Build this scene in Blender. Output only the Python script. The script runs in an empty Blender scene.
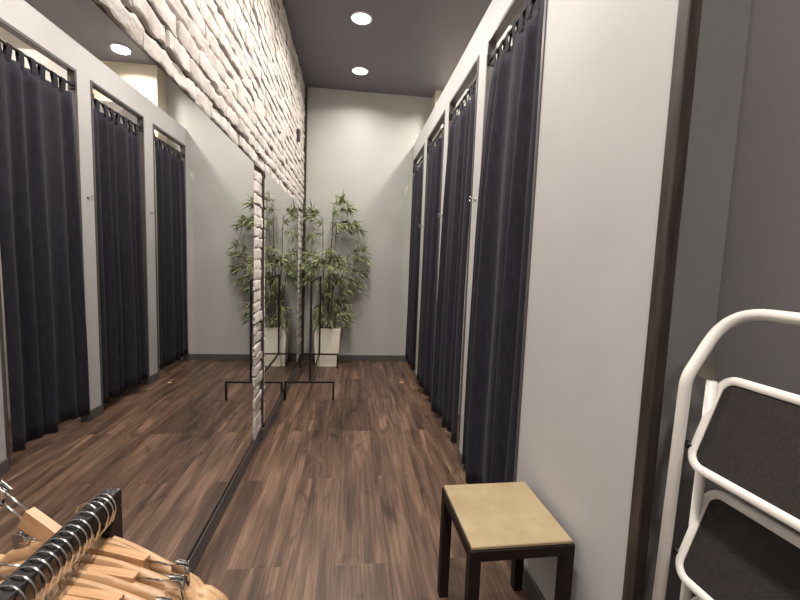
import bpy, math, random
import numpy as np
from mathutils import Vector, Matrix, Quaternion, noise

random.seed(7)
PI = math.pi
COL = bpy.context.scene.collection

# ------------------------------------------------------------------ camera
CX, H, FPX = 0.6957, 1.45, 402.8
YAW, PITCH, ROLL = 0.1232, 0.0937, 0.0361
W, D = 1.526, 5.78          # corridor width (partition face), back wall
ZP, ZM, ZC = 3.09, 2.10, 3.75   # partition top, mirror top, ceiling


def cam_axes():
    cy, sy, cp, sp = math.cos(YAW), math.sin(YAW), math.cos(PITCH), math.sin(PITCH)
    f = Vector((sy * cp, cy * cp, -sp))
    r = Vector((cy, -sy, 0))
    u = r.cross(f)
    r2 = math.cos(ROLL) * r + math.sin(ROLL) * u
    u2 = -math.sin(ROLL) * r + math.cos(ROLL) * u
    return r2, u2, f


R_, U_, F_ = cam_axes()
cam_data = bpy.data.cameras.new('camera')
cam = bpy.data.objects.new('camera', cam_data)
COL.objects.link(cam)
cam_data.sensor_width = 36
cam_data.lens = FPX / 800 * 36
cam_data.clip_start = 0.02
m = Matrix((R_, U_, -F_)).transposed().to_4x4()
m.translation = Vector((CX, 0, H))
cam.matrix_world = m
bpy.context.scene.camera = cam


# ------------------------------------------------------------------ materials
def new_mat(name):
    mt = bpy.data.materials.new(name)
    mt.use_nodes = True
    nt = mt.node_tree
    nt.nodes.clear()
    out = nt.nodes.new('ShaderNodeOutputMaterial')
    b = nt.nodes.new('ShaderNodeBsdfPrincipled')
    nt.links.new(b.outputs[0], out.inputs[0])
    return mt, nt, b


def mat(name, col, rough=0.5, metal=0.0, spec=0.5, var=0.12, scale=6.0, stretch=(1, 1, 1), bump=0.0, bscale=200.0,
        col2=None, detail=4.0, emit=None, sheen=0.0, coat=0.0):
    mt, nt, b = new_mat(name)
    L = nt.links
    tc = nt.nodes.new('ShaderNodeTexCoord')
    mp = nt.nodes.new('ShaderNodeMapping')
    mp.inputs['Scale'].default_value = stretch
    L.new(tc.outputs['Object'], mp.inputs[0])
    nz = nt.nodes.new('ShaderNodeTexNoise')
    nz.inputs['Scale'].default_value = scale
    nz.inputs['Detail'].default_value = detail
    L.new(mp.outputs[0], nz.inputs['Vector'])
    rp = nt.nodes.new('ShaderNodeValToRGB')
    c = Vector(col)
    a = c * (1 - var) if col2 is None else c
    z = c * (1 + var) if col2 is None else Vector(col2)
    rp.color_ramp.elements[0].position = 0.3
    rp.color_ramp.elements[1].position = 0.7
    rp.color_ramp.elements[0].color = (*a, 1)
    rp.color_ramp.elements[1].color = (*z, 1)
    L.new(nz.outputs['Fac'], rp.inputs[0])
    L.new(rp.outputs[0], b.inputs['Base Color'])
    b.inputs['Roughness'].default_value = rough
    b.inputs['Metallic'].default_value = metal
    b.inputs['Specular IOR Level'].default_value = spec
    b.inputs['Sheen Weight'].default_value = sheen
    b.inputs['Coat Weight'].default_value = coat
    if emit:
        b.inputs['Emission Color'].default_value = (*emit[0], 1)
        b.inputs['Emission Strength'].default_value = emit[1]
    if bump:
        n2 = nt.nodes.new('ShaderNodeTexNoise')
        n2.inputs['Scale'].default_value = bscale
        n2.inputs['Detail'].default_value = 3
        L.new(mp.outputs[0], n2.inputs['Vector'])
        bp = nt.nodes.new('ShaderNodeBump')
        bp.inputs['Strength'].default_value = bump
        bp.inputs['Distance'].default_value = 0.01
        L.new(n2.outputs['Fac'], bp.inputs['Height'])
        L.new(bp.outputs[0], b.inputs['Normal'])
    return mt


def floor_mat():
    mt, nt, b = new_mat('laminate_planks')
    L = nt.links
    at = nt.nodes.new('ShaderNodeAttribute')
    at.attribute_name = 'plank'
    tc = nt.nodes.new('ShaderNodeTexCoord')
    add = nt.nodes.new('ShaderNodeVectorMath')
    add.operation = 'ADD'
    sc = nt.nodes.new('ShaderNodeVectorMath')
    sc.operation = 'SCALE'
    sc.inputs['Scale'].default_value = 37.0
    L.new(at.outputs['Color'], sc.inputs[0])
    L.new(tc.outputs['Object'], add.inputs[0])
    L.new(sc.outputs[0], add.inputs[1])

    def nz(scale, st, det, dist=0.0):
        mp = nt.nodes.new('ShaderNodeMapping')
        mp.inputs['Scale'].default_value = st
        L.new(add.outputs[0], mp.inputs[0])
        n = nt.nodes.new('ShaderNodeTexNoise')
        n.inputs['Scale'].default_value = scale
        n.inputs['Detail'].default_value = det
        n.inputs['Distortion'].default_value = dist
        L.new(mp.outputs[0], n.inputs['Vector'])
        return n

    broad = nz(3.0, (4.5, 0.38, 1), 4, 0.5)
    grain = nz(20.0, (5.0, 0.16, 1), 5, 0.2)
    knots = nz(4.0, (1.6, 0.7, 1), 2, 1.2)
    r1 = nt.nodes.new('ShaderNodeValToRGB')
    e = r1.color_ramp.elements
    e[0].position, e[0].color = 0.30, (0.056, 0.033, 0.023, 1)
    e[1].position, e[1].color = 0.72, (0.240, 0.147, 0.098, 1)
    k = e.new(0.5)
    k.color = (0.126, 0.075, 0.050, 1)
    L.new(broad.outputs['Fac'], r1.inputs[0])
    r2 = nt.nodes.new('ShaderNodeValToRGB')
    r2.color_ramp.elements[0].position, r2.color_ramp.elements[0].color = 0.30, (0.56, 0.54, 0.53, 1)
    r2.color_ramp.elements[1].position, r2.color_ramp.elements[1].color = 0.68, (1.22, 1.22, 1.22, 1)
    L.new(grain.outputs['Fac'], r2.inputs[0])
    mx = nt.nodes.new('ShaderNodeMix')
    mx.data_type = 'RGBA'
    mx.blend_type = 'MULTIPLY'
    mx.inputs[0].default_value = 1.0
    L.new(r1.outputs[0], mx.inputs[6])
    L.new(r2.outputs[0], mx.inputs[7])
    r3 = nt.nodes.new('ShaderNodeValToRGB')
    r3.color_ramp.elements[0].position, r3.color_ramp.elements[0].color = 0.27, (0.5, 0.48, 0.46, 1)
    r3.color_ramp.elements[1].position, r3.color_ramp.elements[1].color = 0.42, (1, 1, 1, 1)
    L.new(knots.outputs['Fac'], r3.inputs[0])
    m2 = nt.nodes.new('ShaderNodeMix')
    m2.data_type = 'RGBA'
    m2.blend_type = 'MULTIPLY'
    m2.inputs[0].default_value = 1.0
    L.new(mx.outputs[2], m2.inputs[6])
    L.new(r3.outputs[0], m2.inputs[7])
    # tone of each plank
    mr = nt.nodes.new('ShaderNodeMapRange')
    mr.inputs['To Min'].default_value = 0.68
    mr.inputs['To Max'].default_value = 1.22
    sp = nt.nodes.new('ShaderNodeSeparateColor')
    L.new(at.outputs['Color'], sp.inputs[0])
    L.new(sp.outputs[0], mr.inputs['Value'])
    m3 = nt.nodes.new('ShaderNodeVectorMath')
    m3.operation = 'SCALE'
    L.new(m2.outputs[2], m3.inputs[0])
    L.new(mr.outputs[0], m3.inputs['Scale'])
    L.new(m3.outputs[0], b.inputs['Base Color'])
    b.inputs['Roughness'].default_value = 0.42
    b.inputs['Specular IOR Level'].default_value = 0.45
    bp = nt.nodes.new('ShaderNodeBump')
    bp.inputs['Strength'].default_value = 0.12
    bp.inputs['Distance'].default_value = 0.004
    L.new(grain.outputs['Fac'], bp.inputs['Height'])
    L.new(bp.outputs[0], b.inputs['Normal'])
    return mt


M = {}
M['floor'] = floor_mat()
M['seam'] = mat('plank_seam', (0.30, 0.23, 0.17), 0.7)
M['paint'] = mat('grey_wall_paint', (0.485, 0.479, 0.473), 0.55, var=0.045, scale=2.2, bump=0.05, bscale=180, spec=0.35)
M['paint_back'] = mat('back_wall_paint', (0.50, 0.50, 0.47), 0.6, var=0.05, scale=1.6, bump=0.05, bscale=180, spec=0.3)
M['white_wall'] = mat('pale_inner_wall', (0.78, 0.75, 0.69), 0.6, var=0.03)
M['cream_wall'] = mat('cream_block_paint', (0.66, 0.60, 0.47), 0.6, var=0.03)
M['dark_paint'] = mat('dark_grey_paint', (0.155, 0.147, 0.147), 0.6, var=0.05, scale=3, bump=0.08, bscale=300, spec=0.3)
M['niche_paint_lit'] = mat('dark_grey_paint_lit', (0.215, 0.208, 0.208), 0.6, var=0.05, scale=3, bump=0.08, bscale=300, spec=0.3)  # lighter copy of the dark grey paint, light on this face put into colour
M['ceiling'] = mat('ceiling_paint', (0.150, 0.142, 0.174), 0.55, var=0.06, scale=1.5, spec=0.4)
M['brick'] = mat('whitewashed_brick', (0.52, 0.47, 0.43), 0.75, col2=(0.74, 0.685, 0.64), scale=9, detail=6, bump=0.35, bscale=60, spec=0.25)
M['mortar'] = mat('brick_mortar', (0.030, 0.023, 0.018), 0.9, col2=(0.27, 0.23, 0.20), scale=10, detail=5, bump=0.5, bscale=90, spec=0.1)
M['skirting'] = mat('skirting_grey', (0.098, 0.092, 0.090), 0.45, var=0.08)
M['frame'] = mat('door_frame_metal', (0.085, 0.078, 0.076), 0.4, var=0.15, scale=20, stretch=(1, 1, .2))
M['jamb'] = mat('stained_wood_jamb', (0.016, 0.0115, 0.0095), 0.5, col2=(0.058, 0.041, 0.033), scale=10, stretch=(6, 6, 0.5), detail=6)
M['curtain'] = mat('navy_curtain_cloth', (0.0220, 0.0208, 0.0292), 0.9, var=0.22, scale=40, stretch=(1, 1, .3), bump=0.25, bscale=400, sheen=0.06, spec=0.12)
M['rod'] = mat('curtain_rod_metal', (0.06, 0.055, 0.055), 0.35, metal=0.6)
M['steel'] = mat('bright_steel', (0.72, 0.71, 0.70), 0.16, metal=1.0, var=0.05)
M['black_metal'] = mat('black_powder_coat', (0.010, 0.010, 0.011), 0.38, var=0.2, scale=30)
M['rail_black'] = mat('glossy_black_rail', (0.012, 0.011, 0.011), 0.14, var=0.2, scale=30, spec=0.6)
M['hanger_wood'] = mat('hanger_wood', (0.42, 0.225, 0.105), 0.38, col2=(0.56, 0.335, 0.175), scale=14, stretch=(1, 7, 7), detail=5, spec=0.5)
M['hanger_pale'] = mat('pale_hanger_wood', (0.42, 0.245, 0.12), 0.4, col2=(0.54, 0.345, 0.19), scale=12, stretch=(1, 7, 7), detail=5)
M['stool_top'] = mat('stool_board', (0.315, 0.240, 0.135), 0.5, col2=(0.40, 0.315, 0.19), scale=11, detail=7, spec=0.3)
M['stool_edge'] = mat('stool_board_edge', (0.55, 0.42, 0.26), 0.5)
M['stool_leg'] = mat('dark_stool_metal', (0.0125, 0.0072, 0.0060), 0.6, spec=0.25, var=0.2, scale=25)
M['ladder_white'] = mat('white_enamel', (0.78, 0.75, 0.70), 0.32, var=0.03, spec=0.5)
M['tread'] = mat('black_tread_mat', (0.028, 0.0235, 0.0215), 0.75, var=0.25, scale=160, bump=0.3, bscale=500, spec=0.25)
M['bracket'] = mat('bracket_plate', (0.20, 0.175, 0.155), 0.45, metal=0.3)
M['black_plastic'] = mat('black_plastic', (0.012, 0.011, 0.012), 0.4)
M['pot'] = mat('cream_planter', (0.94, 0.885, 0.735), 0.45, var=0.03)
M['soil'] = mat('planter_soil', (0.05, 0.035, 0.022), 0.9, var=0.4, scale=60)
M['cane'] = mat('bamboo_cane', (0.075, 0.072, 0.035), 0.6, col2=(0.13, 0.12, 0.065), scale=8, stretch=(1, 1, 3))
M['leaf'] = mat('bamboo_leaf', (0.11, 0.145, 0.07), 0.5, col2=(0.46, 0.50, 0.26), scale=9, detail=3, spec=0.4)
M['sensor'] = mat('sensor_plastic', (0.045, 0.040, 0.040), 0.5)
M['mirror_back'] = mat('mirror_backing', (0.05, 0.04, 0.035), 0.6)
M['lens'] = mat('lamp_diffuser', (0.9, 0.9, 0.9), 0.4, emit=((1.0, 0.93, 0.86), 14.0))
M['lamp_ring'] = mat('lamp_ring', (0.7, 0.66, 0.64), 0.4)
M['scrap'] = mat('paper_scrap', (0.65, 0.42, 0.22), 0.7)
mt, nt, b = new_mat('mirror_glass')
b.inputs['Base Color'].default_value = (0.86, 0.86, 0.865, 1)
b.inputs['Metallic'].default_value = 1
b.inputs['Roughness'].default_value = 0.0
M['mirror'] = mt


# ------------------------------------------------------------------ mesh builder
class MB:
    def __init__(s):
        s.v, s.f, s.sm, s.mi = [], [], [], []

    def add(s, vs, fs, smooth=False, mi=0):
        o = len(s.v)
        s.v += [tuple(v) for v in vs]
        s.f += [tuple(i + o for i in f) for f in fs]
        s.sm += [smooth] * len(fs)
        s.mi += [mi] * len(fs)

    def box(s, x0, x1, y0, y1, z0, z1, bev=0.0, mi=0, xf=None):
        if bev <= 0:
            vs = [Vector((x, y, z)) for z in (z0, z1) for y in (y0, y1) for x in (x0, x1)]
            fs = [(0, 2, 3, 1), (4, 5, 7, 6), (0, 1, 5, 4), (2, 6, 7, 3), (0, 4, 6, 2), (1, 3, 7, 5)]
        else:
            vs, idx, fs = [], {}, []
            c = [(x0, x1), (y0, y1), (z0, z1)]
            for i in (0, 1):
                for j in (0, 1):
                    for k in (0, 1):
                        P = [c[0][i], c[1][j], c[2][k]]
                        sg = [1 if q == 0 else -1 for q in (i, j, k)]
                        for a in range(3):
                            q = list(P)
                            for t in range(3):
                                if t != a:
                                    q[t] += sg[t] * bev
                            idx[(i, j, k, a)] = len(vs)
                            vs.append(Vector(q))
            for a in range(3):
                o1, o2 = (a + 1) % 3, (a + 2) % 3
                for sd in (0, 1):
                    ring = []
                    for p, q in ((0, 0), (1, 0), (1, 1), (0, 1)):
                        key = [0, 0, 0]
                        key[a], key[o1], key[o2] = sd, p, q
                        ring.append(idx[(*key, a)])
                    fs.append(tuple(ring if sd else ring[::-1]))
            for a in range(3):   # edge bevels run along axis a
                o1, o2 = (a + 1) % 3, (a + 2) % 3
                for p in (0, 1):
                    for q in (0, 1):
                        k0, k1 = [0, 0, 0], [0, 0, 0]
                        k0[a], k1[a] = 0, 1
                        for kk in (k0, k1):
                            kk[o1], kk[o2] = p, q
                        fc = [idx[(*k0, o1)], idx[(*k1, o1)], idx[(*k1, o2)], idx[(*k0, o2)]]
                        fs.append(tuple(fc if (p == q) else fc[::-1]))
            for i in (0, 1):
                for j in (0, 1):
                    for k in (0, 1):
                        fc = [idx[(i, j, k, 0)], idx[(i, j, k, 1)], idx[(i, j, k, 2)]]
                        fs.append(tuple(fc if (i + j + k) % 2 else fc[::-1]))
        if xf is not None:
            vs = [xf @ v for v in vs]
        s.add(vs, fs, False, mi)

    def sweep(s, path, prof, closed=False, up=Vector((0, 0, 1)), smooth=True, scale=None, mi=0, frames=None):
        """prof: list of (a,b) offsets along side / up of each frame"""
        path = [Vector(p) for p in path]
        n, k = len(path), len(prof)
        vs = []
        nrm = None
        for i, p in enumerate(path):
            a = path[(i - 1) % n] if (closed or i > 0) else p
            c = path[(i + 1) % n] if (closed or i < n - 1) else p
            t = (c - a).normalized()
            if frames is not None:
                nn = frames
                side = t.cross(nn).normalized()
                nn = side.cross(t).normalized()
            else:
                if nrm is None:
                    u0 = up if abs(t.dot(up)) < 0.95 else Vector((1, 0, 0))
                    side = t.cross(u0).normalized()
                else:
                    side = (side - t * side.dot(t)).normalized()
                nn = side.cross(t).normalized()
                nrm = nn
            sc = scale[i] if scale else 1.0
            for (q, r) in prof:
                vs.append(p + side * q * sc + nn * r * sc)
        fs = []
        for i in range(n if closed else n - 1):
            j = (i + 1) % n
            for q in range(k):
                r = (q + 1) % k
                fs.append((i * k + q, i * k + r, j * k + r, j * k + q))
        if not closed:
            fs.append(tuple(range(k))[::-1])
            fs.append(tuple((n - 1) * k + q for q in range(k)))
        s.add(vs, fs, smooth, mi)

    def tube(s, path, r, seg=10, closed=False, scale=None, mi=0, frames=None):
        prof = [(r * math.cos(2 * PI * i / seg), r * math.sin(2 * PI * i / seg)) for i in range(seg)]
        s.sweep(path, prof, closed, scale=scale, mi=mi, frames=frames)

    def lathe(s, prof, seg=24, xf=None, mi=0, smooth=True):
        vs = [Vector((r * math.cos(2 * PI * i / seg), r * math.sin(2 * PI * i / seg), z)) for (r, z) in prof for i in range(seg)]
        if xf is not None:
            vs = [xf @ v for v in vs]
        fs = []
        for j in range(len(prof) - 1):
            for i in range(seg):
                k = (i + 1) % seg
                fs.append((j * seg + i, j * seg + k, (j + 1) * seg + k, (j + 1) * seg + i))
        fs.append(tuple(range(seg))[::-1])
        fs.append(tuple((len(prof) - 1) * seg + i for i in range(seg)))
        s.add(vs, fs, smooth, mi)

    def prism(s, pts, off, mi=0, smooth=False):
        """pts: ordered polygon (Vectors), off: extrusion vector"""
        n = len(pts)
        vs = [Vector(p) for p in pts] + [Vector(p) + off for p in pts]
        fs = [tuple(range(n))[::-1], tuple(range(n, 2 * n))]
        for i in range(n):
            j = (i + 1) % n
            fs.append((i, j, n + j, n + i))
        s.add(vs, fs, smooth, mi)

    def build(s, name, mats, parent=None, fix=True):
        me = bpy.data.meshes.new(name)
        me.from_pydata(s.v, [], s.f)
        me.polygons.foreach_set('use_smooth', s.sm)
        me.polygons.foreach_set('material_index', s.mi)
        for mm in (mats if isinstance(mats, (list, tuple)) else [mats]):
            me.materials.append(mm)
        if fix:
            import bmesh
            bm = bmesh.new()
            bm.from_mesh(me)
            bmesh.ops.recalc_face_normals(bm, faces=bm.faces)
            bm.to_mesh(me)
            bm.free()
        me.update()
        o = bpy.data.objects.new(name, me)
        COL.objects.link(o)
        if parent is not None:
            o.parent = parent
        return o


def smooth_by_angle(o, deg=35):
    me = o.data
    me.polygons.foreach_set('use_smooth', [True] * len(me.polygons))
    try:
        me.set_sharp_from_angle(angle=math.radians(deg))
    except Exception:
        pass


def thing(name, label, cat, loc=(0, 0, 0), rz=0.0, group=None):
    o = bpy.data.objects.new(name, None)
    COL.objects.link(o)
    o.location = loc
    o.rotation_euler = (0, 0, rz)
    o.empty_display_size = 0.05
    o['label'] = label
    o['category'] = cat
    if group:
        o['group'] = group
    return o


def tag(o, label, cat, group=None):
    o['label'] = label
    o['category'] = cat
    if group:
        o['group'] = group
    return o


def struct(o):
    o['kind'] = 'structure'
    return o


def dup(root, loc, rot=None, label=None):
    r = root.copy()
    COL.objects.link(r)
    r.location = loc
    if rot is not None:
        r.rotation_euler = rot
    if label:
        r['label'] = label
    for ch in list(root.children):
        c = ch.copy()
        COL.objects.link(c)
        c.parent = r
        for g in list(ch.children):
            d = g.copy()
            COL.objects.link(d)
            d.parent = c
    return r


def rounded(path, rad, n=7):
    """fillet an open polyline"""
    path = [Vector(p) for p in path]
    out = [path[0]]
    for i in range(1, len(path) - 1):
        a, p, c = path[i - 1], path[i], path[i + 1]
        r = rad[i - 1] if isinstance(rad, (list, tuple)) else rad
        d1, d2 = (a - p).normalized(), (c - p).normalized()
        ang = d1.angle(d2)
        t = min(r / math.tan(ang / 2), (a - p).length * 0.49, (c - p).length * 0.49)
        p0, p1 = p + d1 * t, p + d2 * t
        for k in range(n + 1):
            u = k / n
            out.append((1 - u) ** 2 * p0 + 2 * u * (1 - u) * p + u * u * p1)
    out.append(path[-1])
    return out


# ------------------------------------------------------------------ floor (planks)
Y0 = -2.4
XR = 2.75
b_ = MB()
b_.box(-0.12, XR + 0.1, Y0 - .1, D + 0.1, -0.08, -0.0010, mi=1)
pw, pl, gap = 0.2545, 1.53, 0.0013
attr = [(0.5, 0.5, 0.5, 1)] * 6
rnd = random.Random(3)
k = -2
while True:
    x0 = 0.147 + pw * k
    if x0 > XR:
        break
    st = 1.82 if k % 2 == 0 else 2.59
    y = st - 4 * pl
    y = y + rnd.uniform(-.02, .02)
    while y < D:
        ya, yb = max(y, Y0), min(y + pl, D)
        xa, xb = max(x0, -0.1), min(x0 + pw, XR)
        if yb > ya + .01 and xb > xa + .01:
            g = gap
            vs = [(xa + g, ya + g, 0), (xb - g, ya + g, 0), (xb - g, yb - g, 0), (xa + g, yb - g, 0),
                  (xa, ya, -.001), (xb, ya, -.001), (xb, yb, -.001), (xa, yb, -.001)]
            b_.add(vs, [(0, 1, 2, 3), (4, 5, 1, 0), (5, 6, 2, 1), (6, 7, 3, 2), (7, 4, 0, 3)])
            c = (rnd.random(), rnd.random(), rnd.random(), 1)
            attr += [c] * 5
        y += pl
    k += 1
fl = b_.build('floor', [M['floor'], M['seam']], fix=False)
ca = fl.data.color_attributes.new('plank', 'FLOAT_COLOR', 'CORNER')
buf = []
for p in fl.data.polygons:
    buf += list(attr[p.index]) * p.loop_total
ca.data.foreach_set('color', buf)
struct(fl)

# ------------------------------------------------------------------ ceiling, walls
b_ = MB(); b_.box(-0.2, XR + .1, Y0 - .1, D + .1, ZC, ZC + .1)
struct(b_.build('ceiling', M['ceiling']))
b_ = MB(); b_.box(-0.2, XR + .1, D, D + .1, -.0, ZC)
struct(b_.build('wall_back', M['paint_back']))
b_ = MB(); b_.box(-0.2, XR + .1, Y0 - .1, Y0, 0, ZC)
struct(b_.build('added_bounce_wall', M['paint']))  # unseen wall added to bound the bounced light; the store is open here
b_ = MB(); b_.box(XR, XR + .1, 1.1, D, 0, ZC)
struct(b_.build('wall_fitting_side', M['white_wall']))
b_ = MB(); b_.box(1.76, XR, 5.53, D, 0, ZC)
struct(b_.build('wall_corner_block', M['cream_wall']))

# left wall: mortar slab + whitewashed bricks, one mesh
b_ = MB()
b_.box(-0.20, -0.006, Y0, D, 0, ZM + .003, mi=1)
# lumpy mortar bed behind the bricks
def bed(bm, ya, yb, za, zb, x, st=.03):
    ny, nz = max(2, int((yb - ya) / st)), max(2, int((zb - za) / st))
    vs, fs = [], []
    for j in range(nz + 1):
        for i in range(ny + 1):
            y, z = ya + (yb - ya) * i / ny, za + (zb - za) * j / nz
            vs.append((x + .007 * noise.noise(Vector((y * 13, z * 17, 4))), y, z))
    for j in range(nz):
        for i in range(ny):
            a = j * (ny + 1) + i
            fs.append((a, a + 1, a + ny + 2, a + ny + 1))
    bm.add(vs, fs, True, 1)
b_.box(-0.20, -0.003, Y0, D, ZM + .003, ZC, mi=1)
bed(b_, -1.0, D, ZM + .004, ZC, .003)
rb = random.Random(11)


def brick(bm, ya, yb, za, zb, depth, nx=8, nz=4):
    sd = rb.uniform(0, 100)
    tilt_y, tilt_z = rb.uniform(-.004, .004), rb.uniform(-.003, .003)
    d0 = depth + rb.uniform(-.005, .005)
    us = [0, .03] + [.03 + .94 * k / nx for k in range(1, nx)] + [.97, 1]
    vsq = [0, .10] + [.10 + .80 * k / nz for k in range(1, nz)] + [.90, 1]
    nx, nz = len(us) - 1, len(vsq) - 1
    vs, fs = [], []
    for j in range(nz + 1):
        for i in range(nx + 1):
            u, v = us[i], vsq[j]
            y, z = ya + (yb - ya) * u, za + (zb - za) * v
            nl = noise.noise(Vector((y * 8 + sd, z * 11, sd)))
            nf = noise.noise(Vector((y * 38 + sd, z * 44, sd * 2)))
            x = d0 + tilt_y * (u - .5) * 2 + tilt_z * (v - .5) * 2 + nl * .0045 + nf * .0030
            edge = i in (0, nx) or j in (0, nz)
            k_ = 1.0 if edge else (.55 if i in (1, nx - 1) or j in (1, nz - 1) else 0)
            if edge:
                x -= .0012 + max(0, nf) * .012
            if k_:
                y += (noise.noise(Vector((y * 26, z * 26, sd + 5))) * .010) * k_
                z += (noise.noise(Vector((y * 17, z * 30, sd + 9))) * .015 + noise.noise(Vector((y * 50, z * 50, sd))) * .004) * k_
            vs.append((x, y, z))
    n1 = nx + 1
    for j in range(nz):
        for i in range(nx):
            fs.append((j * n1 + i, j * n1 + i + 1, (j + 1) * n1 + i + 1, (j + 1) * n1 + i))
    bm.add(vs, fs, True, 0)
    ring = [i for i in range(n1)] + [j * n1 + nx for j in range(1, nz + 1)] + [nz * n1 + i for i in range(nx - 1, -1, -1)] + [j * n1 for j in range(nz - 1, 0, -1)]
    rv = [vs[r] for r in ring]
    L_ = len(ring)
    wall_ = rv + [(-.005, y, z) for (x, y, z) in rv]
    bm.add(wall_, [((q + 1) % L_, q, L_ + q, L_ + (q + 1) % L_) for q in range(L_)], True, 0)


ch = 0.0785
ncourse = int((ZC - ZM) / ch)
ch = (ZC - ZM) / ncourse
for c in range(ncourse):
    z0 = ZM + c * ch
    off = (0.12 if c % 2 else 0.0) + rb.uniform(-.03, .03)
    y = -0.6 - off
    while y < D - .06:
        ln = 0.230 + rb.uniform(-.022, .022)
        yb = min(y + ln - 0.009, D - 0.025)
        if yb - y > 0.05:
            near = y < 3.2
            dz0, dz1 = rb.uniform(-.004, .006), rb.uniform(-.006, .004)
            brick(b_, y, yb, z0 + .006 + dz0, z0 + ch - .008 + dz1, 0.018 if c == 0 else 0.027, 8 if near else 5, 4 if near else 2)
        y += ln
zz = 0.105
i = 0
while zz < ZM - .05:
    hh = ch + rb.uniform(-.004, .004)
    top = min(zz + hh - .008, ZM - .004)
    brick(b_, 2.97, 3.20, zz, top, 0.018, 8, 4)
    brick(b_, 5.13, 5.34, zz, top, 0.020, 6, 3)
    brick(b_, 5.345, D - .03, zz, top, 0.020, 8, 3)
    zz += hh
struct(b_.build('wall_left', [M['brick'], M['mortar']], fix=False))

# partition with four openings
OP = [(1.80, 2.625), (2.80, 3.63), (3.805, 4.675), (4.875, 5.742)]
ZO = 2.87
PT = 0.045
YP = 1.024
b_ = MB()
ys = [YP] + [v for o in OP for v in o] + [D]
for i in range(0, len(ys), 2):
    b_.box(W, W + PT, ys[i], ys[i + 1], 0, ZO)
b_.box(W, W + PT, YP, D, ZO, ZP)
struct(b_.build('wall_right', M['paint']))

# dividers between the fitting rooms
for i, yd in enumerate([1.13, 2.73, 3.72, 4.775]):
    b_ = MB(); b_.box(W + PT, XR, yd - .03, yd + .03, 0, 3.02)
    struct(b_.build('wall_divider', M['white_wall']))

# niche by the ladder
NX = 1.735
b_ = MB(); b_.box(W + .030, NX + .1, 1.0235, 1.0495, 0, ZC)
struct(b_.build('wall_niche_side', M['niche_paint_lit']))
b_ = MB(); b_.box(NX, NX + .1, Y0, 1.026, 0, ZC)
struct(b_.build('wall_niche', M['dark_paint']))
b_ = MB()
b_.box(W - .005, W + .032, 0.982, 1.0235, 0, ZC, bev=.003)
struct(b_.build('trim_1', M['jamb']))
b_ = MB()
b_.box(.018, .056, D - .020, D, 0.0, ZC, bev=.003)
struct(b_.build('trim_2', M['jamb']))

# frames lining the openings
for i, (ya, yb) in enumerate(OP):
    b_ = MB()
    t, pr = .024, .006
    b_.box(W - pr, W + PT + pr, ya, ya + t, 0, ZO, bev=.002)
    b_.box(W - pr, W + PT + pr, yb - t, yb, 0, ZO, bev=.002)
    b_.box(W - pr, W + PT + pr, ya + t, yb - t, ZO - t, ZO, bev=.002)
    struct(b_.build('door_%d' % (i + 1), M['frame']))

# skirtings
b_ = MB()
for i in range(0, len(ys), 2):
    a, c = ys[i], ys[i + 1]
    b_.box(W - .013, W, a, c, 0, .085, bev=.002)
struct(b_.build('baseboard_right', M['skirting']))
b_ = MB(); b_.box(.056, W - .013, D - .014, D, 0, .085, bev=.002)
struct(b_.build('baseboard_back', M['skirting']))
b_ = MB(); b_.box(-.013, .017, Y0, 3.19, 0, .098, bev=.002); b_.box(-.013, .045, 3.19, 5.13, 0, .098, bev=.002); b_.box(-.013, .017, 5.13, D, 0, .098, bev=.002)
struct(b_.build('baseboard_left', M['skirting']))

# ------------------------------------------------------------------ mirrors
for (ya, yb, xm, lab) in ((-0.5, 2.965, .012, 'large frameless wall mirror nearest the hangers, reflecting the curtains'),
                          (3.205, 5.12, .040, 'frameless wall mirror between the narrow brick strip and the plant corner')):
    t = thing('wall_mirror', lab, 'mirror', (0, (ya + yb) / 2, .10))
    t['group'] = 'frameless mirrors on the brick wall'
    hl = (yb - ya) / 2
    g = MB(); g.box(xm - .006, xm, -hl, hl, .022, ZM - .10 - .004)
    g.build('glass', M['mirror'], t)
    c = MB(); c.box(-.0055, xm - .0065, -hl + .002, hl - .002, .022, ZM - .10 - .006)
    c.build('backing_board', M['mirror_back'], t)
    c = MB(); c.box(-.0055, xm + .001, -hl, hl, .001, .021, bev=.001)  # black strip added for the shade in the gap below the glass
    c.build('bottom_gap_shade', M['black_plastic'], t)

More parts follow.
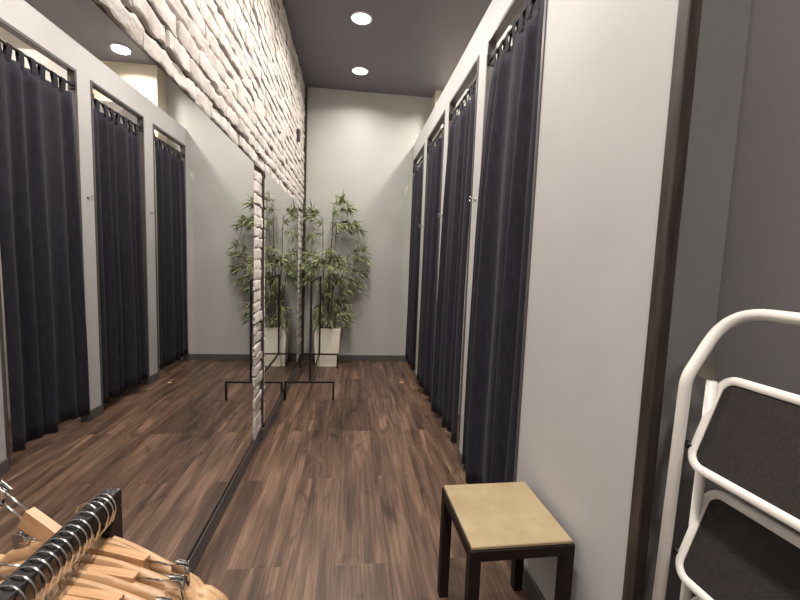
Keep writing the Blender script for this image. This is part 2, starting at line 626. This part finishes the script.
# ------------------------------------------------------------------ curtains
names = ['in the fitting room doorway beside the stool', 'in the second doorway from the stool',
         'in the third doorway from the stool', 'in the doorway next to the back wall']
rc = random.Random(21)
for i, (ya, yb) in enumerate(OP):
    y0, y1 = ya + .026, yb - .026
    zr = 2.742
    xr = W + .014
    # rod
    t = thing('curtain_rod', 'thin dark curtain rod ' + names[i], 'curtain rod', (xr, (y0 + y1) / 2, zr), 0, 'curtain rods over the doorways')
    hl = (y1 - y0) / 2
    r_ = MB(); r_.tube([(0, -hl + .004, 0), (0, hl - .004, 0)], .0095, 12)
    r_.build('rod', M['rod'], t)
    for s_ in (-1, 1):
        q = MB()
        q.box(-.024, .024, s_ * hl - .006, s_ * hl + .006, -.030, .030, bev=.002)
        q.build('bracket', M['rod'], t)
    # curtain
    far_gap = (.035, .045, .03, .008)[i]
    a, c = y0 + .003, y1 - far_gap
    t = thing('curtain', ('dark navy tab-top curtain ' + names[i]), 'curtain', (xr, (a + c) / 2, zr), 0, 'navy curtains')
    wv = c - a
    nf = 5.0 + rc.uniform(-.5, .6)
    ph = rc.uniform(0, 6)
    ztop, zbot = zr - .075, .095 + rc.uniform(-.015, .02)
    nu, nv = 120, 26

    def cx(u, v, i=i, ph=ph, nf=nf):
        env = .55 + .45 * noise.noise(Vector((u * 3.1, i * 7.0, .3)))
        w_ = math.sin(2 * PI * nf * (u + .035 * math.sin(2 * PI * u * 1.7 + ph)) + ph)
        w2 = math.sin(2 * PI * nf * .47 * u + ph * 1.7 + v * .9)
        amp = (.016 + .016 * min(1, v * 1.6))
        n_ = noise.noise(Vector((u * 5, v * 2.2, i * 3.3))) * .012 * v
        bul = (.055, .022, .012, .010)[i] * (1 - (1 - min(1, v * 2.2)) ** 2) * (.04 + .96 * u)
        return -bul - .012 * v - .006 + amp * (.5 + env) * (.72 * w_ + .45 * w2) + n_

    cm = MB()
    vs, fs = [], []
    for jv in range(nv + 1):
        v = jv / nv
        for iu in range(nu + 1):
            u = iu / nu
            uu = u + .012 * v * math.sin(u * 9 + i) * (u * (1 - u) * 4)
            sp_ = 1 - .02 * math.sin(PI * min(1, v * 1.3))
            yy = -.5 * wv + uu * wv * (sp_ if i in (1, 2) else 1.0)
            z = ztop + (zbot - ztop) * v + .012 * v ** 3 * math.sin(u * 17 + i * 2) - zr
            vs.append((cx(u, v), yy, z))
    n1 = nu + 1
    for jv in range(nv):
        for iu in range(nu):
            q = jv * n1 + iu
            fs.append((q, q + 1, q + n1 + 1, q + n1))
    cm.add(vs, fs, True)
    o = cm.build('panel', M['curtain'], t, fix=False)
    md = o.modifiers.new('thickness', 'SOLIDIFY')
    md.thickness = .003
    # tabs looping over the rod
    nt_ = 7
    for q in range(nt_):
        u = (q + .5) / nt_
        u = .03 + .94 * u + rc.uniform(-.012, .012)
        hw = .021
        tb = MB()
        pts = []
        xb = cx(u, 0)
        zt = ztop - zr
        pts = [(xb - .003, zt - .02), (xb * .5 - .010, zt * .5), (-.0115, 0), (-.008, .009), (0, .0122), (.008, .009), (.0115, 0), (xb * .5 + .010, zt * .5), (xb + .004, zt - .02)]
        vs, fs = [], []
        for (x_, z_) in pts:
            fl_ = 1 + .25 * max(0, -z_ / .075)
            vs += [(x_, (u - .5) * wv - hw * fl_, z_), (x_, (u - .5) * wv + hw * fl_, z_)]
        for k in range(len(pts) - 1):
            fs.append((2 * k, 2 * k + 1, 2 * k + 3, 2 * k + 2))
        tb.add(vs, fs, True)
        tb.build('tab', M['curtain'], t, fix=False)

# ------------------------------------------------------------------ wall hooks on the piers
hook_lab = ['small metal coat hook on the wall pier between the first and second curtains',
            'small metal coat hook on the wall pier between the second and third curtains',
            'small metal coat hook on the wall pier between the third and last curtains']
t0 = None
for i, y in enumerate([2.712, 3.718, 4.79]):
    t = thing('coat_hook', hook_lab[i], 'hook', (W, y, 1.89), 0, 'coat hooks on the piers')
    q = MB(); q.lathe([(.013, 0), (.013, .003), (.010, .005)], 16, Matrix.Rotation(-PI / 2, 4, 'Y'))
    q.build('plate', M['steel'], t)
    q = MB()
    q.tube(rounded([(-.004, 0, .004), (-.030, 0, .004), (-.034, 0, .012), (-.046, 0, .020)], .006, 4), .0042, 8)
    q.tube(rounded([(-.004, 0, -.004), (-.022, 0, -.018), (-.042, 0, -.012), (-.044, 0, .0)], .008, 4), .0038, 8)
    q.build('prong', M['steel'], t)

# ------------------------------------------------------------------ ceiling lights
lamps = [(0.745, 5.165, 'round ceiling downlight nearest the back wall', 1),
         (0.735, 4.09, 'round ceiling downlight further from the back wall, near the top of the photo', 1),
         (1.975, 5.16, 'round downlight above the fitting rooms, visible only in the mirror', 1)]
for (x, y, lab, e) in lamps:
    t = thing('ceiling_light', lab, 'ceiling light', (x, y, ZC), 0, 'round ceiling downlights')
    q = MB(); q.lathe([(.105, 0), (.105, -.010), (.098, -.014), (.088, -.012), (.088, -.002)], 32)
    q.build('rim', M['lamp_ring'], t)
    q = MB(); q.lathe([(.087, -.003), (.087, -.009), (.06, -.012), (.01, -.013)], 32)
    q.build('diffuser', M['lens'], t)


def lamp(x, y, e, spread=150, size=.17, col=(1.0, .93, .86), z=ZC - .03):
    l = bpy.data.lights.new('downlight', 'AREA')
    l.shape = 'DISK'
    l.size = size
    l.energy = e
    l.color = col
    l.spread = math.radians(spread)
    o = bpy.data.objects.new('downlight', l)
    COL.objects.link(o)
    o.location = (x, y, z)
    return o


lamp(.745, 5.165, 15)
for y in (4.09, 3.0, 1.9, 0.8):
    lamp(.74, y, 24)
lamp(.74, -.5, 32)
lamp(.74, -1.6, 32)
for y in (5.16, 2.75, 1.7):
    lamp(1.975, y, 26)
wd = bpy.data.worlds.new('world')
bpy.context.scene.world = wd
wd.use_nodes = True
wd.node_tree.nodes['Background'].inputs[0].default_value = (.9, .85, .8, 1)
wd.node_tree.nodes['Background'].inputs[1].default_value = .05

# sensor box on the brick
t = thing('wall_sensor', 'small dark box fixed high on the white brick wall near the corner', 'sensor', (.014, 4.99, 2.885))
q = MB(); q.box(.006, .050, -.045, .045, -.065, .065, bev=.005); q.build('housing', M['sensor'], t)
q = MB(); q.box(.050, .053, -.03, .03, .01, .05, bev=.001); q.build('grille', M['black_plastic'], t)

# ------------------------------------------------------------------ far garment rack
GR = (0.3045, 4.12, 0.0)
t = thing('garment_rack', 'low black metal garment rack standing empty in front of the planter', 'clothes rack', GR)
A_ = .0105
ln = 1.245
for yy in (0, ln):
    q = MB()
    q.box(-A_, A_, yy - A_, yy + A_, .2, 1.235, bev=.0015); q.build('post', M['black_metal'], t)
    q = MB(); q.box(-.258, .25, yy - A_, yy + A_, .18, .2, bev=.0015)
    foot = q.build('base_bar', M['black_metal'], t)
    for s_ in (-1, 1):
        fx = .2395 if s_ > 0 else -.2475
        q = MB(); q.box(fx - .0105, fx + .0105, yy - A_, yy + A_, 0, .18, bev=.0015); q.build('foot', M['black_metal'], foot)
q = MB(); q.box(-A_, A_, A_, ln - A_, 1.214, 1.235, bev=.0015); q.build('hanging_rail', M['black_metal'], t)
q = MB(); q.box(-A_, A_, A_, ln - A_, .18, .2, bev=.0015); q.build('lower_rail', M['black_metal'], t)

# ------------------------------------------------------------------ potted bamboo
PX, PY = .395, 5.575
t = thing('potted_bamboo', 'tall artificial bamboo plant in a square cream planter in the corner', 'plant', (PX, PY, 0))
q = MB()
ht = .525
def ring(h, z, dy): return [Vector((-h, -dy, z)), Vector((h, -dy, z)), Vector((h, dy, z)), Vector((-h, dy, z))]
rings = [ring(.150, 0, .120), ring(.176, ht - .025, .147), ring(.182, ht - .025, .152), ring(.182, ht, .152), ring(.165, ht, .132), ring(.160, ht - .06, .128)]
vs = [v for r in rings for v in r]
fs = [(3, 2, 1, 0), (20, 21, 22, 23)]
for j in range(5):
    for i in range(4):
        k = (i + 1) % 4
        fs.append((j * 4 + i, j * 4 + k, (j + 1) * 4 + k, (j + 1) * 4 + i))
q.add(vs, fs)
q.build('planter', M['pot'], t)
q = MB()
vs, fs = [], []
n = 8
for j in range(n + 1):
    for i in range(n + 1):
        vs.append(((i / n - .5) * .318, (j / n - .5) * .254, ht - .045 + .008 * noise.noise(Vector((i * 1.3, j * 1.7, 0)))))
for j in range(n):
    for i in range(n):
        a = j * (n + 1) + i
        fs.append((a, a + 1, a + n + 2, a + n + 1))
q.add(vs, fs, True)
q.build('soil', M['soil'], t, fix=False)
rp = random.Random(5)


def leaf(bm, p, d, L_, w, droop):
    d = d.normalized()
    side = d.cross(Vector((0, 0, 1)))
    if side.length < .1:
        side = Vector((1, 0, 0))
    side.normalize()
    side = (Quaternion(d, rp.uniform(-1.0, 1.0)) @ side)
    vs, fs = [], []
    prof = [0.15, .8, 1, .72, .35, .02]
    pos = Vector(p)
    dd = d.copy()
    k = len(prof)
    for i, s_ in enumerate(prof):
        vs += [pos - side * w * s_ * .5, pos + side * w * s_ * .5]
        dd = (dd + Vector((0, 0, -droop))).normalized()
        pos = pos + dd * (L_ / (k - 1))
    for i in range(k - 1):
        fs.append((2 * i, 2 * i + 1, 2 * i + 3, 2 * i + 2))
    # keep the leaf inside the room corner
    for i, v in enumerate(vs):
        vs[i] = Vector((max(v.x, .052 - PX), min(v.y, D - .012 - PY), v.z))
    bm.add(vs, fs, True)


def fan(bm, p, d, n, L0, spread=1.0):
    for i in range(n):
        q = Vector((rp.gauss(0, 1), rp.gauss(0, 1), rp.gauss(-.15, .7)))
        dr = (d.normalized() * 1.1 + q * spread * .75)
        leaf(bm, Vector(p) + Vector((rp.uniform(-.02, .02), rp.uniform(-.02, .02), rp.uniform(-.02, .02))), dr, L0 * rp.uniform(.7, 1.25), rp.uniform(.012, .020), rp.uniform(.04, .24))


# each stem: base x,y ; top x,y,z ; clusters (z, dx, dy, dz, leaves)
stems = [
    ((-.06, .00), (-.10, .03, 2.02), [(1.98, -.13, -.05, .10, 20), (1.93, -.20, -.05, .08, 22), (1.80, -.15, .02, -.05, 14)]),
    ((-.01, .02), (.05, .06, 2.20), [(2.12, .10, -.02, .12, 20), (2.08, .20, -.02, .06, 24), (1.95, .26, -.03, -.02, 22), (1.92, .14, -.12, -.02, 20)]),
    ((.05, .00), (.09, .04, 1.90), [(1.88, .22, -.05, .07, 20), (1.80, .30, .00, .06, 16)]),
    ((.08, .03), (.26, .04, 1.55), [(1.50, .18, .02, .10, 14), (1.44, .24, .0, .04, 20), (1.32, .22, -.03, -.02, 24), (1.22, .18, -.04, -.06, 22), (1.12, .14, .0, -.06, 16)]),
    ((-.09, .02), (-.17, .02, 1.50), [(1.46, -.10, -.05, .05, 22), (1.38, -.16, -.06, .0, 24), (1.34, -.05, -.16, -.03, 26), (1.22, -.10, -.08, -.04, 18), (1.42, .02, -.14, .02, 18), (1.30, -.14, -.12, .02, 18)]),
    ((.02, -.05), (.02, -.06, 1.58), [(1.50, .0, -.14, .05, 24), (1.44, .10, -.12, .02, 28), (1.40, -.10, -.12, .02, 28), (1.26, .10, -.08, -.06, 18), (1.20, -.06, -.05, -.06, 14), (1.36, .02, -.2, .0, 22), (1.34, .14, -.16, .02, 20)]),
    ((.10, -.04), (.17, -.05, 1.02), [(1.00, .04, -.02, .02, 20), (.88, .10, -.02, -.03, 20), (.74, .12, -.06, -.03, 16), (.64, .13, -.06, .0, 12)]),
    ((-.03, -.07), (-.06, -.10, .98), [(.96, .02, -.03, .03, 20), (.84, -.07, -.04, -.04, 18), (.70, -.08, -.06, -.02, 16), (.62, .04, -.08, .0, 12), (.60, -.1, -.06, .0, 10)]),
    ((.03, .06), (.06, .08, 1.15), [(1.12, .04, -.05, .03, 20), (1.00, -.08, -.05, -.03, 18), (.90, .06, -.08, -.04, 16)]),
]
for (bx_, by_), (tx, ty, tz), cl in stems:
    z0 = ht - .05
    path = []
    N = 14
    for i in range(N + 1):
        u = i / N
        path.append(Vector((bx_ + (tx - bx_) * u ** 1.5, by_ + (ty - by_) * u ** 1.5, z0 + (tz - z0) * u)) + Vector((.004 * math.sin(u * 11 + bx_ * 40), .004 * math.cos(u * 9), 0)))
    q = MB()
    rad = .0095 if tz > 1.3 else .006
    q.tube(path, rad, 8, scale=[1.0 - .6 * (i / N) + (.10 if i % 2 else 0) for i in range(N + 1)])
    lf = MB()
    for (z, dx, dy, dz, nl) in cl:
        u = min(1, (z - z0) / (tz - z0))
        k = min(N - 1, int(u * N))
        p0 = path[k].lerp(path[k + 1], u * N - k)
        p1 = p0 + Vector((dx, dy, dz))
        mid = (p0 + p1) / 2 + Vector((0, 0, .02))
        q.tube([p0, mid, p1], .0032, 5, scale=[1, .8, .4])
        fan(lf, p1, Vector((dx, dy, dz)), int(nl * 1.6), .15)
        fan(lf, mid, Vector((dx, dy, dz + .02)), int(nl * 1.3), .14)
        fan(lf, p0, Vector((dx, dy, .0)), nl // 3, .12)
    st = q.build('stem', M['cane'], t)
    lf.build('foliage', M['leaf'], st, fix=False)

# ------------------------------------------------------------------ stool
SX, SY, SH = (1.112 + 1.503) / 2, (1.235 + 1.62) / 2, .497
t = thing('stool', 'square stool with tan board seat and dark metal legs against the grey wall', 'stool', (SX - .002, SY + .006, 0), .022)
t.scale = (1, 1.04, 1)
hs = .191
lg = .040
q = MB(); q.box(-hs + .006, hs - .006, -hs + .006, hs - .006, SH - .012, SH, bev=.0022)
q.build('seat', M['stool_top'], t)
for sx in (-1, 1):
    for sy in (-1, 1):
        x0, x1 = sorted((sx * hs, sx * (hs - lg)))
        y0, y1 = sorted((sy * hs, sy * (hs - lg)))
        q = MB(); q.box(x0, x1, y0, y1, 0, SH - .012, bev=.002); q.build('leg', M['stool_leg'], t)
for s_ in (-1, 1):
    q = MB()
    y0, y1 = sorted((s_ * hs, s_ * (hs - lg)))
    q.box(-hs + lg, hs - lg, y0, y1, SH - .052, SH - .012, bev=.002); q.build('rail', M['stool_leg'], t)
    q = MB(); q.box(y0, y1, -hs + lg, hs - lg, SH - .052, SH - .012, bev=.002); q.build('rail', M['stool_leg'], t)

# ------------------------------------------------------------------ step ladder (folded, leaning on the niche wall)
LW = .40
wv_ = Vector((.050, -.9987, 0)).normalized()       # towards the camera side
nx_ = Vector((wv_.y, -wv_.x, 0))                   # into the room (-x)
if nx_.x > 0:
    nx_ = -nx_
LO = Vector((1.501, .868, 0))
t = thing('step_ladder', 'folded white step ladder with black treads leaning in the dark niche', 'step ladder', LO)
Z_ = Vector((0, 0, 1))
bk = -nx_                                          # towards the wall


def LP(a, d, z):                                   # a along width, d towards wall, z up
    return wv_ * a + bk * d + Z_ * z


tr = .0135
leg0 = [LP(0, -.015, .02), LP(0, .012, 1.195), LP(.0, .115, 1.362), LP(LW, .115, 1.362), LP(LW, .012, 1.195), LP(LW, -.015, .02)]
q = MB(); q.tube(rounded(leg0, [.09, .115, .115, .09], 10), tr, 14)
fr = q.build('front_frame', M['ladder_white'], t)
for a in (0, LW):
    q = MB(); q.tube([LP(a, -.0155, 0), LP(a, -.014, .05)], tr + .004, 14); q.build('rubber_foot', M['black_plastic'], fr)
q = MB()
for a in (.022, LW - .022):
    q.tube([LP(a, .046, .02), LP(a, .062, 1.192)], .0115, 12)
for z in (.45, .16):
    q.tube([LP(.022, .052, z), LP(LW - .022, .052, z)], .009, 10)
rf = q.build('rear_frame', M['ladder_white'], t)
for a in (.022, LW - .022):
    q = MB(); q.tube([LP(a, .0457, 0), LP(a, .0465, .05)], .015, 12); q.build('rubber_foot', M['black_plastic'], rf)
for a in (.006, LW - .010):
    q = MB()
    q.prism([LP(a, .052, 1.272), LP(a, .094, 1.21), LP(a, .086, 1.172), LP(a, .030, 1.205)], wv_ * .004)
    q.build('bracket', M['bracket'], t)
TA = math.radians(20)
tv = (Z_ * math.cos(TA) + bk * math.sin(TA))       # up along the tread panel
tn = tv.cross(wv_).normalized()
if tn.dot(nx_) < 0:
    tn = -tn
TD = .222
for i, zc in enumerate([1.095, .815, .535, .255]):
    c0 = LP(.0, .057 - .010 * (1.095 - zc), zc)        # centre of the far edge
    a0, a1 = .0275, LW - .0275
    cor = [c0 + wv_ * a0 - tv * TD / 2, c0 + wv_ * a1 - tv * TD / 2, c0 + wv_ * a1 + tv * TD / 2, c0 + wv_ * a0 + tv * TD / 2]
    loop = []
    rr = .036
    for j in range(4):
        p, pa, pc = cor[j], cor[j - 1], cor[(j + 1) % 4]
        d1, d2 = (pa - p).normalized(), (pc - p).normalized()
        for k in range(9):
            u = k / 8
            ang = u * PI / 2
            cen = p + d1 * rr + d2 * rr
            loop.append(cen - d2 * rr * math.cos(ang) - d1 * rr * math.sin(ang))
    q = MB()
    hw, hh = .0098, .013
    prof = [(-hw, -hh), (hw, -hh), (hw, hh * .7), (hw * .5, hh), (-hw * .5, hh), (-hw, hh * .7)]
    q.sweep(loop, prof, True, frames=tn, smooth=True)
    rim = q.build('tread', M['ladder_white'], t)
    smooth_by_angle(rim, 40)
    q = MB()
    cen = sum(loop, Vector()) / len(loop)
    inner = [p + (cen - p).normalized() * .004 for p in loop]
    q.prism([p - tn * .008 for p in inner], tn * .0145)
    q.build('tread_mat', M['tread'], rim)
    for a, s_ in ((0.012, 1), (LW - .012, -1)):
        q = MB()
        pz = LP(a - .004 * s_, .024, zc - .064)
        q.tube([pz, pz + wv_ * .016 * s_ + bk * .004], .010, 12, scale=[1, .8])
        q.build('pivot_pin', M['black_plastic'], rim)

# ------------------------------------------------------------------ clothes rail with hangers, foreground
RX, RZ, RE = .312, 1.06, .672
t = thing('clothes_rail', 'glossy black square clothes rail in the foreground carrying wooden hangers', 'clothes rail', (RX, RE, 0))
rw = .0145
q = MB(); q.box(-rw, rw, -1.25, rw, RZ - .029, RZ, bev=.0015); q.build('hanging_rail', M['rail_black'], t)
for yy in (0, -1.235):
    q = MB(); q.box(-rw, rw, yy - rw, yy + rw, .029, RZ - .0295, bev=.0015); q.build('post', M['rail_black'], t)
    q = MB(); q.box(-.22, .22, yy - rw, yy + rw, 0, .0285, bev=.0015); q.build('foot', M['rail_black'], t)


def make_hook(parent, col='steel', zb=-.078):
    q = MB()
    r = .0205
    pts = []
    for k in range(15):
        a = PI + .35 - (PI + .35 + .45) * k / 14
        pts.append(Vector((r * math.cos(a) + .001, 0, r * math.sin(a) - r + .0028)))
    # spread hook round the square rail
    pts += [Vector((.016, 0, -.038)), Vector((.004, 0, -.052)), Vector((0, 0, -.060)), Vector((0, 0, zb))]
    q.tube(pts, .0014, 8)
    return q.build('hook', M[col], parent)


def make_clip_hanger(label):
    r = thing('clip_hanger', label, 'hanger', (0, 0, 0), 0, 'wooden hangers on the black rail')
    make_hook(r)
    q = MB()
    # wooden bar: deep at the ends, waisted under the hook
    N = 16
    top, bot = [], []
    hl, th = .088, .0065
    for i in range(N + 1):
        u = -1 + 2 * i / N
        zt = -.070 - .004 * abs(u) ** 1.5
        zb = -.092 - .014 * min(1, abs(u) * 1.25)
        top.append((u * hl, zt)); bot.append((u * hl, zb))
    poly = [Vector((x, -th, z)) for x, z in top] + [Vector((x, -th, z)) for x, z in reversed(bot)]
    q.prism(poly, Vector((0, 2 * th, 0)))
    q.build('bar', M['hanger_wood'], r)
    for s_ in (-1, 1):
        q = MB()
        for z in (-.079, -.098):
            q.tube([(s_ * .084, 0, z), (s_ * .158, 0, z)], .0019, 8)
        q.tube([(s_ * .158, 0, -.077), (s_ * .158, 0, -.100)], .0019, 8)
        q.build('clip_rod', M['steel'], r)
        q = MB()
        for dy in (-1, 1):
            q.prism([Vector((s_ * .146 - .011, dy * .0052 - .0006, -.072)), Vector((s_ * .146 + .011, dy * .0052 - .0006, -.072)),
                     Vector((s_ * .146 + .013, dy * .0022 - .0006, -.112)), Vector((s_ * .146 - .013, dy * .0022 - .0006, -.112))], Vector((0, .0012, 0)))
        q.tube([(s_ * .146 - .012, 0, -.086), (s_ * .146 + .012, 0, -.086)], .005, 10)
        q.build('clip', M['steel'], r)
    return r


def make_coat_hanger(label):
    r = thing('coat_hanger', label, 'hanger', (0, 0, 0), 0, 'wooden hangers on the black rail')
    make_hook(r)
    q = MB()
    N = 40
    up_, dn = [], []
    hl = .215
    for i in range(N + 1):
        u = -1 + 2 * i / N
        a = abs(u)
        zt = -.066 - .012 * a - .062 * a ** 1.9
        hgt = .030 * (1 - .30 * a) + .004
        if .76 < a < .82:
            zt -= .006
        if a > .93:
            e = (a - .93) / .07
            zt -= .007 * e * e; hgt -= .010 * e * e
        up_.append((u * hl, zt)); dn.append((u * hl, zt - hgt))
    vs, fs = [], []
    for i in range(N + 1):
        a = abs(-1 + 2 * i / N)
        w_ = .0055 + .0035 * a
        x, z1 = up_[i]; z0 = dn[i][1]
        b2 = -.03 * a * a * 0
        vs += [(x, -w_ + b2, z0 + .003), (x, -w_ * .6 + b2, z0), (x, w_ * .6 + b2, z0), (x, w_ + b2, z0 + .003),
               (x, w_ + b2, z1 - .004), (x, w_ * .5 + b2, z1), (x, -w_ * .5 + b2, z1), (x, -w_ + b2, z1 - .004)]
    for i in range(N):
        for k in range(8):
            l_ = (k + 1) % 8
            fs.append((i * 8 + k, i * 8 + l_, (i + 1) * 8 + l_, (i + 1) * 8 + k))
    fs.append(tuple(range(8))); fs.append(tuple(N * 8 + k for k in range(8))[::-1])
    q.add(vs, fs, True)
    o = q.build('body', M['hanger_pale'], r)
    smooth_by_angle(o, 50)
    return r


ords = ['first', 'second', 'third', 'fourth', 'fifth', 'sixth', 'seventh', 'eighth', 'ninth', 'tenth', 'eleventh', 'twelfth', 'thirteenth', 'fourteenth', 'fifteenth', 'sixteenth', 'seventeenth']
# (distance from the rail end, kind, turn about the hook, sideways tilt)
HG = [(.008, 'coat', -.34, .00), (.018, 'coat', -.22, .03), (.029, 'clip', -.30, .00), (.039, 'clip', -.28, .54), (.054, 'coat', -.16, .02),
      (.072, 'clip', -.20, .0), (.085, 'coat', -.12, .0), (.098, 'coat', -.16, .03), (.112, 'clip', -.20, .0), (.124, 'clip', -.16, .05),
      (.137, 'coat', -.14, .0), (.150, 'clip', -.17, .0), (.163, 'clip', -.14, -.02), (.177, 'coat', -.18, .0), (.192, 'clip', -.16, .02)]
proto = {}
for i, (d, kind, yaw, tilt) in enumerate(HG):
    if kind == 'clip':
        lab = 'tan wooden clip hanger with metal clips, %s from the rail end post' % ords[i]
    else:
        lab = 'pale wooden coat hanger with sloped shoulders, %s from the rail end post' % ords[i]
    loc = (RX, RE - d, RZ + .0004)
    rot = (0, tilt, yaw)
    if kind not in proto:
        proto[kind] = r = (make_clip_hanger if kind == 'clip' else make_coat_hanger)(lab)
        r.location, r.rotation_euler = loc, rot
    else:
        r = dup(proto[kind], loc, rot, lab)

# small scrap on the floor
q = MB()
q.add([(-.022, -.012, .0), (.02, -.016, .001), (.024, .010, .006), (-.016, .016, .003)], [(0, 1, 2, 3)])
o = q.build('paper_scrap', M['scrap'], fix=False)
o.location = (1.33, 4.72, .001)
tag(o, 'tiny crumpled orange scrap lying on the dark floor near the far curtains', 'scrap')

# ------------------------------------------------------------------ look
sc = bpy.context.scene
sc.view_settings.view_transform = 'Standard'
sc.view_settings.look = 'None'
sc.view_settings.exposure = 0.0
sc.cycles.use_denoising = True
sc.cycles.max_bounces = 12
sc.cycles.diffuse_bounces = 6
sc.cycles.caustics_reflective = True
